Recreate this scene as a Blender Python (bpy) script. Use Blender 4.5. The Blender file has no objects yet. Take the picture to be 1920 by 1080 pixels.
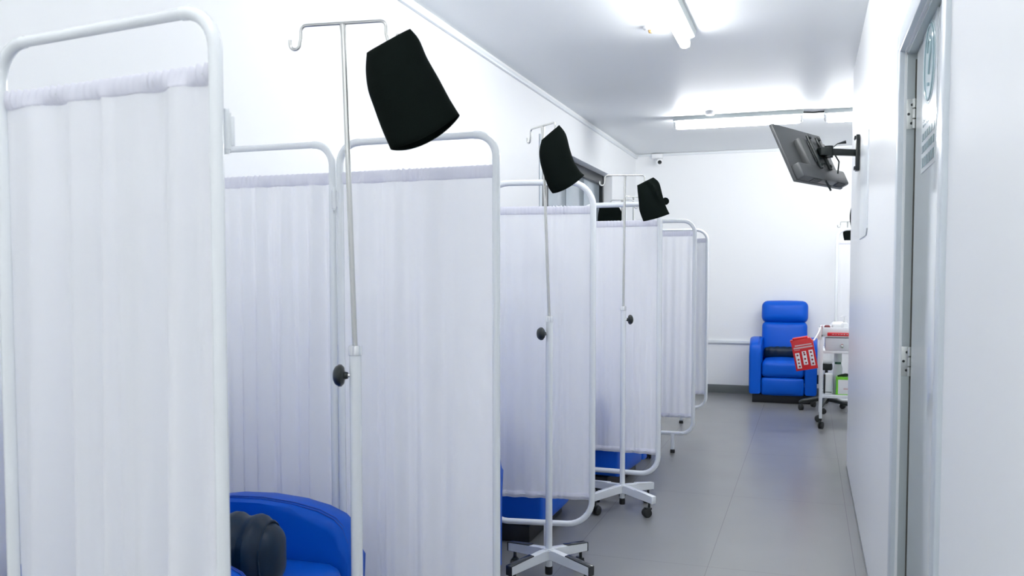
import bpy, bmesh, math, random
from mathutils import Vector, Matrix
random.seed(7)
R = math.radians
PI = math.pi
scene = bpy.context.scene
COL = scene.collection
CAM_Z = 1.3
YAW = math.atan(557 / 1650)          # the camera looks this far left of the corridor's axis
LAT = Vector((math.cos(YAW), math.sin(YAW), 0))

# ------------------------------------------------------------------ materials
MATS = {}
def mat(name, color, rough=0.5, metal=0.0, emit=None, bump=0.0, bscale=60.0, coat=0.0, spec=0.5, mott=0.0, mscale=3.0):
    if name in MATS: return MATS[name]
    m = bpy.data.materials.new(name); m.use_nodes = True
    nt = m.node_tree; b = nt.nodes['Principled BSDF']
    b.inputs['Base Color'].default_value = (*color, 1)
    b.inputs['Roughness'].default_value = rough
    b.inputs['Metallic'].default_value = metal
    b.inputs['Specular IOR Level'].default_value = spec
    b.inputs['Coat Weight'].default_value = coat
    if emit:
        b.inputs['Emission Color'].default_value = (*emit[0], 1)
        b.inputs['Emission Strength'].default_value = emit[1]
    if bump or mott:
        tc = nt.nodes.new('ShaderNodeTexCoord')
        if bump:
            n = nt.nodes.new('ShaderNodeTexNoise'); n.inputs['Scale'].default_value = bscale
            n.inputs['Detail'].default_value = 4
            nt.links.new(tc.outputs['Object'], n.inputs['Vector'])
            bp = nt.nodes.new('ShaderNodeBump'); bp.inputs['Strength'].default_value = bump
            bp.inputs['Distance'].default_value = 0.004
            nt.links.new(n.outputs['Fac'], bp.inputs['Height'])
            nt.links.new(bp.outputs['Normal'], b.inputs['Normal'])
        if mott:
            n2 = nt.nodes.new('ShaderNodeTexNoise'); n2.inputs['Scale'].default_value = mscale
            n2.inputs['Detail'].default_value = 5
            nt.links.new(tc.outputs['Object'], n2.inputs['Vector'])
            mp = nt.nodes.new('ShaderNodeMapRange')
            mp.inputs['To Min'].default_value = 1 - mott; mp.inputs['To Max'].default_value = 1 + mott
            nt.links.new(n2.outputs['Fac'], mp.inputs['Value'])
            vm = nt.nodes.new('ShaderNodeVectorMath'); vm.operation = 'SCALE'
            vm.inputs[0].default_value = color
            nt.links.new(mp.outputs['Result'], vm.inputs['Scale'])
            nt.links.new(vm.outputs['Vector'], b.inputs['Base Color'])
    MATS[name] = m
    return m

def cloth_mat(name, color, trans):
    m = bpy.data.materials.new(name); m.use_nodes = True
    nt = m.node_tree; nt.nodes.clear()
    out = nt.nodes.new('ShaderNodeOutputMaterial')
    d = nt.nodes.new('ShaderNodeBsdfDiffuse'); t = nt.nodes.new('ShaderNodeBsdfTranslucent')
    mx = nt.nodes.new('ShaderNodeMixShader'); mx.inputs['Fac'].default_value = trans
    tc = nt.nodes.new('ShaderNodeTexCoord')
    n = nt.nodes.new('ShaderNodeTexNoise'); n.inputs['Scale'].default_value = 900; n.inputs['Detail'].default_value = 2
    nt.links.new(tc.outputs['Object'], n.inputs['Vector'])
    bp = nt.nodes.new('ShaderNodeBump'); bp.inputs['Strength'].default_value = 0.05; bp.inputs['Distance'].default_value = 0.001
    nt.links.new(n.outputs['Fac'], bp.inputs['Height'])
    for s in (d, t):
        s.inputs['Color'].default_value = (*color, 1)
        nt.links.new(bp.outputs['Normal'], s.inputs['Normal'])
    nt.links.new(d.outputs[0], mx.inputs[1]); nt.links.new(t.outputs[0], mx.inputs[2])
    nt.links.new(mx.outputs[0], out.inputs['Surface'])
    return m

def floor_mat():
    m = bpy.data.materials.new('floor_tiles'); m.use_nodes = True
    nt = m.node_tree; b = nt.nodes['Principled BSDF']
    tc = nt.nodes.new('ShaderNodeTexCoord')
    sp = nt.nodes.new('ShaderNodeSeparateXYZ'); nt.links.new(tc.outputs['Object'], sp.inputs['Vector'])
    def math_(op, a, b):
        k = nt.nodes.new('ShaderNodeMath'); k.operation = op
        for q, x in enumerate((a, b)):
            if isinstance(x, (int, float)): k.inputs[q].default_value = x
            else: nt.links.new(x, k.inputs[q])
        return k.outputs[0]
    T = 0.62                              # long tiles with hairline joints
    jx = math_('PINGPONG', math_('ADD', sp.outputs['X'], 20 * T + 0.41), T / 2)
    jy = math_('PINGPONG', math_('ADD', sp.outputs['Y'], 20 * 1.32 - 3.94), 0.66)
    joint = math_('LESS_THAN', math_('MINIMUM', jx, jy), 0.0016)
    br = nt.nodes.new('ShaderNodeMix'); br.data_type = 'RGBA'
    nt.links.new(joint, br.inputs[0])
    br.inputs[6].default_value = (0.222, 0.226, 0.226, 1); br.inputs[7].default_value = (0.160, 0.163, 0.164, 1)
    n = nt.nodes.new('ShaderNodeTexNoise'); n.inputs['Scale'].default_value = 2.2; n.inputs['Detail'].default_value = 6
    nt.links.new(tc.outputs['Object'], n.inputs['Vector'])
    mp = nt.nodes.new('ShaderNodeMapRange'); mp.inputs['To Min'].default_value = 0.92; mp.inputs['To Max'].default_value = 1.08
    nt.links.new(n.outputs['Fac'], mp.inputs['Value'])
    vm = nt.nodes.new('ShaderNodeVectorMath'); vm.operation = 'SCALE'
    nt.links.new(br.outputs[2], vm.inputs[0]); nt.links.new(mp.outputs['Result'], vm.inputs['Scale'])
    nt.links.new(vm.outputs['Vector'], b.inputs['Base Color'])
    b.inputs['Roughness'].default_value = 0.27
    return m

def wall_mat(name, color, rough, bump):
    return mat(name, color, rough, bump=bump, bscale=14, mott=0.012, mscale=1.3)

M_wall = wall_mat('wall_paint', (0.89, 0.902, 0.908), 0.55, 0.05)
M_wallgloss = wall_mat('gloss_wall_paint', (0.91, 0.92, 0.925), 0.30, 0.05)
M_ceil = wall_mat('ceiling_paint', (0.83, 0.85, 0.86), 0.5, 0.03)
M_floor = floor_mat()
M_base = mat('grey_skirting', (0.13, 0.145, 0.145), 0.4)
M_trim = mat('white_trim', (0.82, 0.85, 0.87), 0.4)
M_white = mat('white_enamel', (0.83, 0.86, 0.88), 0.22, coat=0.4, bump=0.02, bscale=40)
M_curt = cloth_mat('white_curtain', (0.94, 0.945, 0.965), 0.38)
M_header = cloth_mat('curtain_header', (0.89, 0.89, 0.95), 0.32)
M_steel = mat('stainless_steel', (0.62, 0.62, 0.60), 0.25, 1.0)
M_chrome = mat('chrome', (0.78, 0.79, 0.8), 0.14, 1.0)
M_black = mat('black_plastic', (0.012, 0.018, 0.018), 0.32)
M_rubber = mat('black_rubber', (0.014, 0.016, 0.017), 0.6)
M_cap = mat('dark_glossy_cap', (0.05, 0.055, 0.06), 0.15, 0.3)
M_felt = mat('black_cloth', (0.0035, 0.0065, 0.0055), 0.95, bump=0.25, bscale=500, spec=0.1)
M_blue = mat('blue_vinyl', (0.000, 0.088, 0.54), 0.40, bump=0.05, bscale=220, mott=0.03, spec=0.2)
M_blueseam = mat('blue_vinyl_seam', (0.003, 0.05, 0.36), 0.45)
M_navy = mat('navy_vinyl', (0.002, 0.015, 0.038), 0.36, spec=0.3, bump=0.06, bscale=120, mott=0.25, mscale=30)
M_plinth = mat('dark_plinth', (0.012, 0.014, 0.018), 0.5)
def tube_mat(st): return mat('lit_tube_%d' % st, (0.9, 0.95, 0.95), 0.3, emit=((0.985, 0.99, 1.0), st))
M_housing = mat('lamp_housing', (0.52, 0.57, 0.57), 0.4)
M_tvback = mat('tv_grey_plastic', (0.075, 0.08, 0.082), 0.33, bump=0.03, bscale=300)
M_tvmid = mat('tv_housing_plastic', (0.10, 0.105, 0.105), 0.35)
M_tvscreen = mat('tv_screen', (0.01, 0.011, 0.012), 0.08)
M_red = mat('red_card', (0.62, 0.008, 0.012), 0.35)
M_redpen = mat('red_plastic', (0.65, 0.012, 0.02), 0.3)
M_darkred = mat('dark_red_plastic', (0.14, 0.012, 0.018), 0.4)
M_paper = mat('white_print', (0.84, 0.84, 0.85), 0.5)
M_pink = mat('pale_print', (0.62, 0.45, 0.46), 0.5)
M_ink = mat('red_ink', (0.30, 0.012, 0.02), 0.5)
M_trolley = mat('trolley_enamel', (0.78, 0.81, 0.84), 0.25, coat=0.3)
M_drawer = mat('drawer_enamel', (0.66, 0.70, 0.74), 0.3)
M_green = mat('lime_card', (0.17, 0.62, 0.02), 0.4)
M_greenband = mat('green_band', (0.01, 0.11, 0.06), 0.4)
M_teal = mat('teal_card', (0.03, 0.22, 0.26), 0.4)
M_clear = mat('milky_plastic', (0.62, 0.66, 0.68), 0.15)
M_whiteplastic = mat('white_plastic', (0.86, 0.87, 0.88), 0.3)
M_winframe = mat('dark_window_frame', (0.008, 0.011, 0.012), 0.3)
M_pane = mat('grey_window_glass', (0.40, 0.46, 0.51), 0.12)
M_jamb = mat('grey_jamb_paint', (0.50, 0.55, 0.56), 0.4)
M_casing = mat('casing_paint', (0.66, 0.71, 0.75), 0.35)
M_door = mat('door_paint', (0.74, 0.78, 0.80), 0.12)
M_gap = mat('door_gap_shade', (0.10, 0.10, 0.085), 0.7)  # dark tone standing for the shade behind the door gap
M_hinge = mat('hinge_steel', (0.60, 0.62, 0.60), 0.35, 0.6)
M_poster = mat('poster_sheet', (0.60, 0.70, 0.72), 0.1)
M_posterink = mat('poster_teal', (0.36, 0.50, 0.53), 0.12)
M_tail = mat('poster_text', (0.20, 0.30, 0.32), 0.15)
M_acryl = mat('white_acrylic', (0.82, 0.86, 0.88), 0.28)
M_brass = mat('brass', (0.65, 0.42, 0.16), 0.35, 0.8)

# ------------------------------------------------------------------ mesh helpers
class MB:
    def __init__(self): self.bm = bmesh.new(); self.X = Matrix.Identity(4)
    def _v(self, p): return self.bm.verts.new(self.X @ Vector(p))
    def box(self, c, s, bevel=0.0, rot=None, seg=2):
        cx, cy, cz = c; sx, sy, sz = (a / 2 for a in s)
        t = bmesh.new()
        bmesh.ops.create_cube(t, size=1)
        for v in t.verts: v.co = Vector((v.co.x * s[0], v.co.y * s[1], v.co.z * s[2]))
        if bevel > 0:
            bmesh.ops.bevel(t, geom=list(t.edges), offset=bevel, segments=seg, affect='EDGES', profile=0.5)
        mtx = Matrix.Translation(Vector(c)) @ (rot.to_4x4() if rot is not None else Matrix.Identity(4))
        self._merge(t, mtx); return self
    def _merge(self, t, mtx):
        m = {}
        for v in t.verts: m[v] = self.bm.verts.new(self.X @ (mtx @ v.co))
        for f in t.faces:
            try: self.bm.faces.new([m[v] for v in f.verts])
            except ValueError: pass
        t.free()
    def tube(self, pts, r, seg=14, closed=False, cap=True):
        pts = [Vector(p) for p in pts]; n = len(pts)
        rr = r if isinstance(r, (list, tuple)) else [r] * n
        rings = []; prev = None
        for i, p in enumerate(pts):
            if closed: d = pts[(i + 1) % n] - pts[i - 1]
            elif i == 0: d = pts[1] - p
            elif i == n - 1: d = p - pts[i - 1]
            else: d = (pts[i + 1] - p).normalized() + (p - pts[i - 1]).normalized()
            d.normalize()
            if prev is None:
                a = Vector((0, 0, 1)) if abs(d.z) < 0.9 else Vector((0, 1, 0))
                nrm = d.cross(a).normalized()
            else:
                nrm = (prev - d * prev.dot(d)).normalized()
            prev = nrm; bi = d.cross(nrm)
            rings.append([self._v(p + (nrm * math.cos(2 * PI * k / seg) + bi * math.sin(2 * PI * k / seg)) * rr[i]) for k in range(seg)])
        rng = n if closed else n - 1
        for i in range(rng):
            A = rings[i]; B = rings[(i + 1) % n]
            for k in range(seg):
                self.bm.faces.new((A[k], A[(k + 1) % seg], B[(k + 1) % seg], B[k]))
        if cap and not closed:
            self.bm.faces.new(rings[0][::-1]); self.bm.faces.new(rings[-1])
        return self
    def lathe(self, prof, origin=(0, 0, 0), axis=(0, 0, 1), seg=24):
        ax = Vector(axis).normalized(); o = Vector(origin)
        a = Vector((0, 0, 1)) if abs(ax.z) < 0.9 else Vector((1, 0, 0))
        e1 = ax.cross(a).normalized(); e2 = ax.cross(e1)
        rings = []
        for r, h in prof:
            if r < 1e-6: rings.append([self._v(o + ax * h)])
            else: rings.append([self._v(o + ax * h + (e1 * math.cos(2 * PI * k / seg) + e2 * math.sin(2 * PI * k / seg)) * r) for k in range(seg)])
        for A, B in zip(rings, rings[1:]):
            for k in range(seg):
                k2 = (k + 1) % seg
                if len(A) == 1 and len(B) == 1: continue
                if len(A) == 1: self.bm.faces.new((A[0], B[k2], B[k]))
                elif len(B) == 1: self.bm.faces.new((A[k], A[k2], B[0]))
                else: self.bm.faces.new((A[k], A[k2], B[k2], B[k]))
        if len(rings[0]) > 1: self.bm.faces.new(rings[0][::-1])
        if len(rings[-1]) > 1: self.bm.faces.new(rings[-1])
        return self
    def cushion(self, c, s, r, bulge=(0, 0, 0), n=12, rot=None, fn=None):
        """a padded block: rounded edges of radius r, faces swelling by bulge"""
        t = bmesh.new(); bmesh.ops.create_cube(t, size=2)
        bmesh.ops.subdivide_edges(t, edges=list(t.edges), cuts=n, use_grid_fill=True)
        h = Vector(s) / 2; ri = min(r, min(h))
        for v in t.verts:
            p = v.co.copy()
            q = Vector((math.copysign(1 - (1 - abs(a)) ** 1.6, a) for a in p))
            q = Vector((q[i] * h[i] for i in range(3)))
            inner = Vector((max(-(h[i] - ri), min(h[i] - ri, q[i])) for i in range(3)))
            d = q - inner
            if d.length > 1e-9: q = inner + d.normalized() * ri
            for i in range(3):
                if bulge[i]:
                    j, k = (i + 1) % 3, (i + 2) % 3
                    w = (1 - (q[j] / h[j]) ** 2) * (1 - (q[k] / h[k]) ** 2)
                    q[i] += bulge[i] * max(0, w) * (q[i] / h[i])
            if fn: q = fn(q)
            v.co = q
        mtx = Matrix.Translation(Vector(c)) @ (rot.to_4x4() if rot is not None else Matrix.Identity(4))
        self._merge(t, mtx); return self
    def prism(self, outline, axis, a, b, bevel=0.0, seg=2):
        """outline of 2D points extruded along axis from a to b"""
        t = bmesh.new()
        def P(p, h):
            return {'x': (h, p[0], p[1]), 'y': (p[0], h, p[1]), 'z': (p[0], p[1], h)}[axis]
        A = [t.verts.new(P(p, a)) for p in outline]; B = [t.verts.new(P(p, b)) for p in outline]
        n = len(outline)
        f1 = t.faces.new(A[::-1]); f2 = t.faces.new(B)
        for i in range(n): t.faces.new((A[i], A[(i + 1) % n], B[(i + 1) % n], B[i]))
        if bevel:
            es = list({e for f in (f1, f2) for e in f.edges})
            bmesh.ops.bevel(t, geom=es, offset=bevel, segments=seg, affect='EDGES', profile=0.5)
        self._merge(t, Matrix.Identity(4)); return self
    def grid(self, fn, nu, nv):
        V = [[self._v(fn(i / nu, j / nv)) for i in range(nu + 1)] for j in range(nv + 1)]
        for j in range(nv):
            for i in range(nu):
                self.bm.faces.new((V[j][i], V[j][i + 1], V[j + 1][i + 1], V[j + 1][i]))
        return self
    def build(self, name, m, parent=None, smooth=38, loc=None, closed=True):
        if closed: bmesh.ops.recalc_face_normals(self.bm, faces=list(self.bm.faces))
        me = bpy.data.meshes.new(name); self.bm.to_mesh(me); self.bm.free()
        me.materials.append(m)
        me.polygons.foreach_set('use_smooth', [True] * len(me.polygons))
        me.set_sharp_from_angle(angle=R(smooth))
        o = bpy.data.objects.new(name, me); COL.objects.link(o)
        if parent is not None: o.parent = parent
        if loc is not None: o.location = loc
        return o

def tag(o, label=None, cat=None, group=None, kind=None):
    if label: o['label'] = label
    if cat: o['category'] = cat
    if group: o['group'] = group
    if kind: o['kind'] = kind
    return o
def thing(name, loc, rz, label, cat, group=None):
    o = bpy.data.objects.new(name, None); COL.objects.link(o)
    o.empty_display_size = 0.05
    o.location = loc; o.rotation_euler = (0, 0, rz)
    return tag(o, label, cat, group)
def struct(mb, name, m, parent=None):
    o = mb.build(name, m, parent)
    if parent is None: o['kind'] = 'structure'
    return o
def rotz(a): return Matrix.Rotation(a, 3, 'Z')
def arc(c, r, a0, a1, n, e1, e2):
    c = Vector(c); e1 = Vector(e1); e2 = Vector(e2)
    return [c + e1 * (r * math.cos(a0 + (a1 - a0) * i / n)) + e2 * (r * math.sin(a0 + (a1 - a0) * i / n)) for i in range(n + 1)]

# ------------------------------------------------------------------ the room
XL, XR, YB, YF, ZC, YC, XA = -1.87, 0.258, 9.9, -2.3, 2.65, 6.33, 2.0
DY0, DY1, DZ = 1.98, 2.865, 1.955       # doorway in the right wall
WT = 0.16
struct(MB().box(((XL + XA) / 2, (YF + YB) / 2, -0.05), (XA - XL + 0.6, YB - YF + 0.4, 0.1)), 'floor', M_floor)
struct(MB().box(((XL + XA) / 2, (YF + YB) / 2, ZC + 0.05), (XA - XL + 0.6, YB - YF + 0.4, 0.1)), 'ceiling', M_ceil)
WY0, WY1, WZ0, WZ1 = 6.2, 8.65, 1.05, 2.28   # window opening in the left wall
LT = 0.3
w = MB()
w.box((XL - LT / 2, (YF + WY0) / 2, ZC / 2), (LT, WY0 - YF, ZC))
w.box((XL - LT / 2, (WY1 + YB) / 2, ZC / 2), (LT, YB - WY1, ZC))
w.box((XL - LT / 2, (WY0 + WY1) / 2, WZ0 / 2), (LT, WY1 - WY0, WZ0))
w.box((XL - LT / 2, (WY0 + WY1) / 2, (WZ1 + ZC) / 2), (LT, WY1 - WY0, ZC - WZ1))
struct(w, 'wall_left', M_wall)
struct(MB().box(((XL + XA) / 2, YB + 0.06, ZC / 2), (XA - XL + 0.4, 0.12, ZC)), 'wall_back', M_wall)
struct(MB().box(((XL + XR) / 2 + 0.1, YF - 0.06, ZC / 2), (XR - XL + 0.4, 0.12, ZC)), 'wall_front', M_wall)
w = MB()
w.box((XR + WT / 2, (DY1 + YC) / 2, ZC / 2), (WT, YC - DY1, ZC))
w.box((XR + WT / 2, (DY0 + DY1) / 2, (DZ + ZC) / 2), (WT, DY1 - DY0, ZC - DZ))
struct(w, 'wall_right', M_wallgloss)
struct(MB().box((XR + WT / 2, (YF + DY0) / 2, ZC / 2), (WT, DY0 - YF, ZC)), 'wall_right_near', M_wall)
struct(MB().box(((XR + WT + XA) / 2, YC - 0.06, ZC / 2), (XA - XR - WT, 0.12, ZC)), 'wall_alcove_front', M_wall)
struct(MB().box((XA + 0.06, (YC + YB) / 2, ZC / 2), (0.12, YB - YC + 0.24, ZC)), 'wall_alcove_side', M_wall)
# skirting on the back and left walls
struct(MB().box(((XL + XA) / 2, YB - 0.006, 0.045), (XA - XL, 0.012, 0.09), 0.003), 'baseboard_back', M_base)
struct(MB().box((XL + 0.006, (YF + YB) / 2, 0.045), (0.012, YB - YF - 0.03, 0.09), 0.003), 'baseboard_left', M_base)
struct(MB().box((XR - 0.002, (DY1 + 0.1 + YC) / 2, 0.004), (0.004, YC - DY1 - 0.1, 0.008)), 'dark_line_right', M_base)  # thin dark line where the right wall meets the floor
# conduit along ceiling edges and the rail conduit on the back wall
struct(MB().box((XL + 0.011, (YF + YB) / 2, ZC - 0.040), (0.022, YB - YF - 0.03, 0.026), 0.003), 'trim_1', M_trim)
struct(MB().box(((XL + XA) / 2, YB - 0.011, ZC - 0.018), (XA - XL - 0.05, 0.022, 0.026), 0.003), 'trim_2', M_trim)
struct(MB().box((-0.62, YB - 0.012, 0.565), (0.90, 0.022, 0.034), 0.003), 'trim_3', M_trim)

# window in the deep recess of the left wall
FX = XL - 0.115
t = MB()
fw = 0.055
t.box((FX, (WY0 + WY1) / 2, WZ1 - 0.045), (0.06, WY1 - WY0, 0.09), 0.004)
t.box((FX, (WY0 + WY1) / 2, WZ0 + 0.03), (0.06, WY1 - WY0, 0.06), 0.004)
t.box((FX, WY0 + 0.245, (WZ0 + WZ1) / 2), (0.06, 0.49, WZ1 - WZ0), 0.004)  # near post widened, its dark colour standing in for a shaded open gap
t.box((FX, WY1 - fw / 2, (WZ0 + WZ1) / 2), (0.06, fw, WZ1 - WZ0), 0.004)
win = struct(t, 'window_1', M_winframe)
WP = WY0 + 0.49; n = 3; pw = (WY1 - WP - fw) / n
for i in range(n):
    y = WP + pw * (i + 0.5)
    g = MB().box((FX - 0.008, y, (WZ0 + WZ1) / 2 - 0.015), (0.014, pw - 0.018, WZ1 - WZ0 - 0.15), 0.003).build('pane', M_pane, win)
t = MB()
for i in range(1, n):
    t.box((FX - 0.012, WP + pw * i, (WZ0 + WZ1) / 2), (0.012, 0.03, WZ1 - WZ0 - 0.12))
t.build('mullion', M_winframe, win)
t = MB().box((XL + 0.004, WY0 - 0.02, (WZ0 + WZ1) / 2), (0.012, 0.05, WZ1 - WZ0 + 0.08), 0.003)
t.build('casing', M_casing, win)

# door with its frame, hinges and poster
t = MB()
cw = 0.062
t.box((XR + 0.002, DY1 + cw / 2 + 0.004, (DZ + cw) / 2), (0.034, cw, DZ + cw), 0.004)
t.box((XR + 0.002, (DY0 + DY1) / 2, DZ + cw / 2 + 0.004), (0.034, DY1 - DY0 + 0.02, cw), 0.004)
t.box((XR + 0.002, DY0 - cw / 2 + 0.03, (DZ + cw) / 2), (0.026, cw, DZ + cw), 0.004)
door = struct(t, 'door_1', M_casing)
t = MB()
t.box((XR + 0.052, DY1 - 0.003, DZ / 2), (0.09, 0.012, DZ))
t.box((XR + 0.052, (DY0 + DY1) / 2, DZ - 0.003), (0.09, DY1 - DY0, 0.012))
t.build('jamb', M_jamb, door)
LXF = XR + 0.028                          # corridor face of the leaf
t = MB().box((LXF + 0.050, DY1 - 0.008, DZ / 2 - 0.01), (0.10, 0.014, DZ - 0.03))
t.build('gap_shade_strip', M_gap, door)  # dark strip: the gap's shade put in as colour
leaf = MB().box((LXF + 0.018, (DY0 + DY1) / 2 - 0.026, DZ / 2 - 0.004), (0.036, DY1 - DY0 - 0.052, DZ - 0.016), 0.002).build('door_leaf', M_door, door)
for z in (1.772, 1.042):
    t = MB().box((XR + 0.017, DY1 - 0.010, z), (0.022, 0.004, 0.088), 0.001)
    hg = t.build('hinge', M_hinge, door)
    k = MB()
    for q in range(3):
        k.lathe([(0.0, -0.013), (0.0058, -0.013), (0.0058, 0.013), (0, 0.013)], (XR + 0.0275, DY1 - 0.018, z - 0.03 + 0.03 * q), (0, 0, 1), 12)
    k.build('knuckle', M_hinge, hg)
    for dx, dz in ((0.004, 0.027), (-0.005, 0.0), (0.003, -0.027)):
        MB().lathe([(0, 0), (0.0042, 0), (0.0035, 0.002), (0, 0.002)], (XR + 0.017 + dx, DY1 - 0.0119, z + dz), (0, -1, 0), 12).build('screw', M_black, hg)
# poster: a pale sheet with a round emblem over lines of text
PY0, PY1, PZ0, PZ1 = 2.365, 2.655, 1.575, 1.955
post = MB().box((LXF - 0.0008, (PY0 + PY1) / 2, (PZ0 + PZ1) / 2), (0.0014, PY1 - PY0, PZ1 - PZ0)).build('poster', M_door, leaf)
t = MB()
cy, cz = (PY0 + PY1) / 2, 1.845
ring_o = [(cy + 0.12 * math.cos(2 * PI * k / 36), cz + 0.105 * math.sin(2 * PI * k / 36)) for k in range(36)]
t.prism(ring_o, 'x', LXF - 0.0024, LXF - 0.0016)
t.build('emblem', M_poster, post)
t = MB()
def emb(pts, r): t.tube([(LXF - 0.0028, cy + a, cz + b) for a, b in pts], r, 6)
emb([(-0.09 * math.cos(a), 0.095 * math.sin(a)) for a in [k * 2 * PI / 30 for k in range(31)]], 0.0028)
emb([(0.03, 0.03), (0.02, 0.055), (-0.01, 0.062), (-0.035, 0.045), (-0.035, 0.02), (-0.012, 0.0), (0.0, -0.03)], 0.004)
emb([(0.0, -0.052), (0.001, -0.06)], 0.005)
t.build('emblem_mark', M_posterink, post)
t = MB()
for j in range(2):
    for q in range(7):
        t.box((LXF - 0.002, PY1 - 0.04 - 0.033 * q, 1.712 - 0.014 * j), (0.001, 0.015, 0.006))
for j in range(3):
    for q in range(6):
        hgt = (0.024, 0.024, 0.032)[j]
        t.box((LXF - 0.0022, PY1 - 0.035 - 0.043 * q, 1.668 - 0.032 * j - 0.004 * (j == 2)), (0.001, 0.024 + 0.008 * ((q + j) % 2), hgt * 0.8))
t.build('poster_text', M_tail, post)
struct(MB().box((LXF + 0.9, (DY0 + DY1) / 2, ZC / 2), (0.1, 2.0, ZC)), 'wall_beyond_door', M_gap)

# thin blank acrylic plate on the right wall
p = MB().prism([(4.50, 1.52), (4.50, 1.985), (5.12, 1.985), (5.12, 1.49), (4.56, 1.49)], 'x', XR - 0.006, XR, 0.001).build('wall_plate', M_acryl)
tag(p, 'thin blank white acrylic plate on the glossy right wall near its far end', 'wall plate')

# ------------------------------------------------------------------ ceiling fixtures
def batten(loc, rz, length, label, st):
    root = thing('fluorescent_light', loc, rz, label, 'ceiling light', 'fluorescent battens on the ceiling')
    L = length
    hs = MB().prism([(-0.058, 0.0), (-0.052, -0.034), (-0.030, -0.044), (0.030, -0.044), (0.052, -0.034), (0.058, 0.0)], 'y', -L / 2, L / 2, 0.002)
    hs.build('housing', M_housing, root)
    tb = MB()
    prof = [(0.0, -L / 2 + 0.03), (0.026, -L / 2 + 0.03), (0.029, -L / 2 + 0.036), (0.029, L / 2 - 0.036), (0.026, L / 2 - 0.03), (0, L / 2 - 0.03)]
    tb.lathe(prof, (0, 0, -0.073), (0, 1, 0), 20)
    tb.build('tube', tube_mat(st), root)
    for s in (-1, 1):
        c = MB().box((0, s * (L / 2 - 0.016), -0.058), (0.058, 0.026, 0.078), 0.012)
        c.lathe([(0.0, 0), (0.008, 0), (0.007, 0.004), (0, 0.004)], (0, s * (L / 2 - 0.004), -0.072), (0, s, 0), 10)
        c.build('end_cap', M_whiteplastic, root)
    return root
batten((-0.672, 3.81, ZC), 0, 2.40, 'fluorescent batten running along the corridor above the second drip stand', 29)
batten((-0.597, 7.70, ZC), PI / 2, 1.06, 'fluorescent batten crossing the far ceiling, above the hanging television', 66)
batten((0.645, 7.74, ZC), PI / 2, 1.10, 'fluorescent batten half hidden by the end of the right wall', 66)
batten((1.10, 8.75, ZC), PI / 2, 1.10, 'added fluorescent batten in the alcove out of view', 14)  # unseen extra lamp, put in to brighten the back wall
batten((-0.655, 0.72, ZC), 0, 1.26, 'fluorescent batten overhead, in front of the nearest screen', 25)
batten((-0.655, -1.40, ZC), 0, 1.26, 'extra fluorescent batten added on the ceiling behind the viewer', 46)  # unseen lamp added so the curtains get light from the front
cb = MB().tube([(-0.068, 7.71, ZC - 0.012), (0.01, 7.72, ZC - 0.016), (0.096, 7.735, ZC - 0.012)], 0.007, 8).build('light_cable', M_black)
tag(cb, 'short dark cable between two crosswise ceiling lights', 'cable')
d = thing('ceiling_detector', (-0.84, 4.85, ZC), 0, 'small round white ceiling detector with a brass centre beside the lengthwise light', 'detector')
MB().lathe([(0, 0), (0.042, 0), (0.042, -0.010), (0.030, -0.020), (0, -0.020)], (0, 0, 0), (0, 0, 1), 24).build('base_disc', M_whiteplastic, d)
MB().lathe([(0, -0.020), (0.014, -0.020), (0.010, -0.034), (0, -0.034)], (0, 0, 0), (0, 0, 1), 16).build('sensor', M_brass, d)
d = thing('ceiling_detector', (-0.80, 7.50, ZC), 0, 'small plain white round ceiling detector in front of the crosswise light', 'detector')
MB().lathe([(0, 0), (0.042, 0), (0.042, -0.014), (0.034, -0.028), (0, -0.030)], (0, 0, 0), (0, 0, 1), 24).build('base_disc', M_whiteplastic, d)

cam_ = thing('security_camera', (-1.60, YB - 0.022, ZC - 0.03), 0, 'small white bullet security camera with a black lens on the back wall', 'security camera')
MB().box((-0.02, -0.025, -0.005), (0.12, 0.05, 0.05), 0.006).build('junction_box', M_whiteplastic, cam_)
MB().tube([(0, -0.03, -0.03), (0, -0.05, -0.055), (0.01, -0.075, -0.06)], 0.009, 10).build('bracket', M_whiteplastic, cam_)
ax = Vector((0.28, -0.9, -0.28)).normalized()
MB().lathe([(0, 0), (0.030, 0), (0.034, 0.01), (0.034, 0.10), (0.026, 0.104), (0, 0.104)], Vector((-0.005, -0.05, -0.058)), ax, 20).build('camera_body', M_whiteplastic, cam_)
MB().lathe([(0, 0), (0.022, 0), (0.020, 0.003), (0.012, 0.001), (0, 0.001)], Vector((-0.005, -0.05, -0.058)) + ax * 0.1042, ax, 20).build('lens', M_black, cam_)

# ------------------------------------------------------------------ privacy screens
def curtain_fn(W, zt, zb, seed, amp, waves, flare=0.0):
    rnd = random.Random(seed)
    comps = [(rnd.uniform(0.6, 1.5) * waves, rnd.uniform(0, 6.28), rnd.uniform(0.4, 1.0), rnd.uniform(-0.9, 0.9)) for _ in range(5)]
    fine = [(rnd.uniform(2.6, 4.2) * waves, rnd.uniform(0, 6.28), rnd.uniform(0.3, 0.6)) for _ in range(4)]
    clusters = [(rnd.uniform(0.08, 0.92), rnd.uniform(0.05, 0.12)) for _ in range(3)]
    def fold(s, t):                       # s across 0..1, t down 0..1
        y = 0
        for k, ph, a, sk in comps: y += a * math.sin(2 * PI * k * (s + 0.02 * sk * t) + ph)
        cl = sum(math.exp(-((s - c) / wd) ** 2) for c, wd in clusters)
        for k, ph, a in fine: y += a * 0.30 * (0.03 + 1.2 * cl) * math.sin(2 * PI * k * s + ph)
        edge = min(1, s / 0.06, (1 - s) / 0.06)
        return y * amp * (0.35 + 0.65 * min(1, t * 1.6)) * (0.35 + 0.65 * edge)
    return fold

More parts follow.
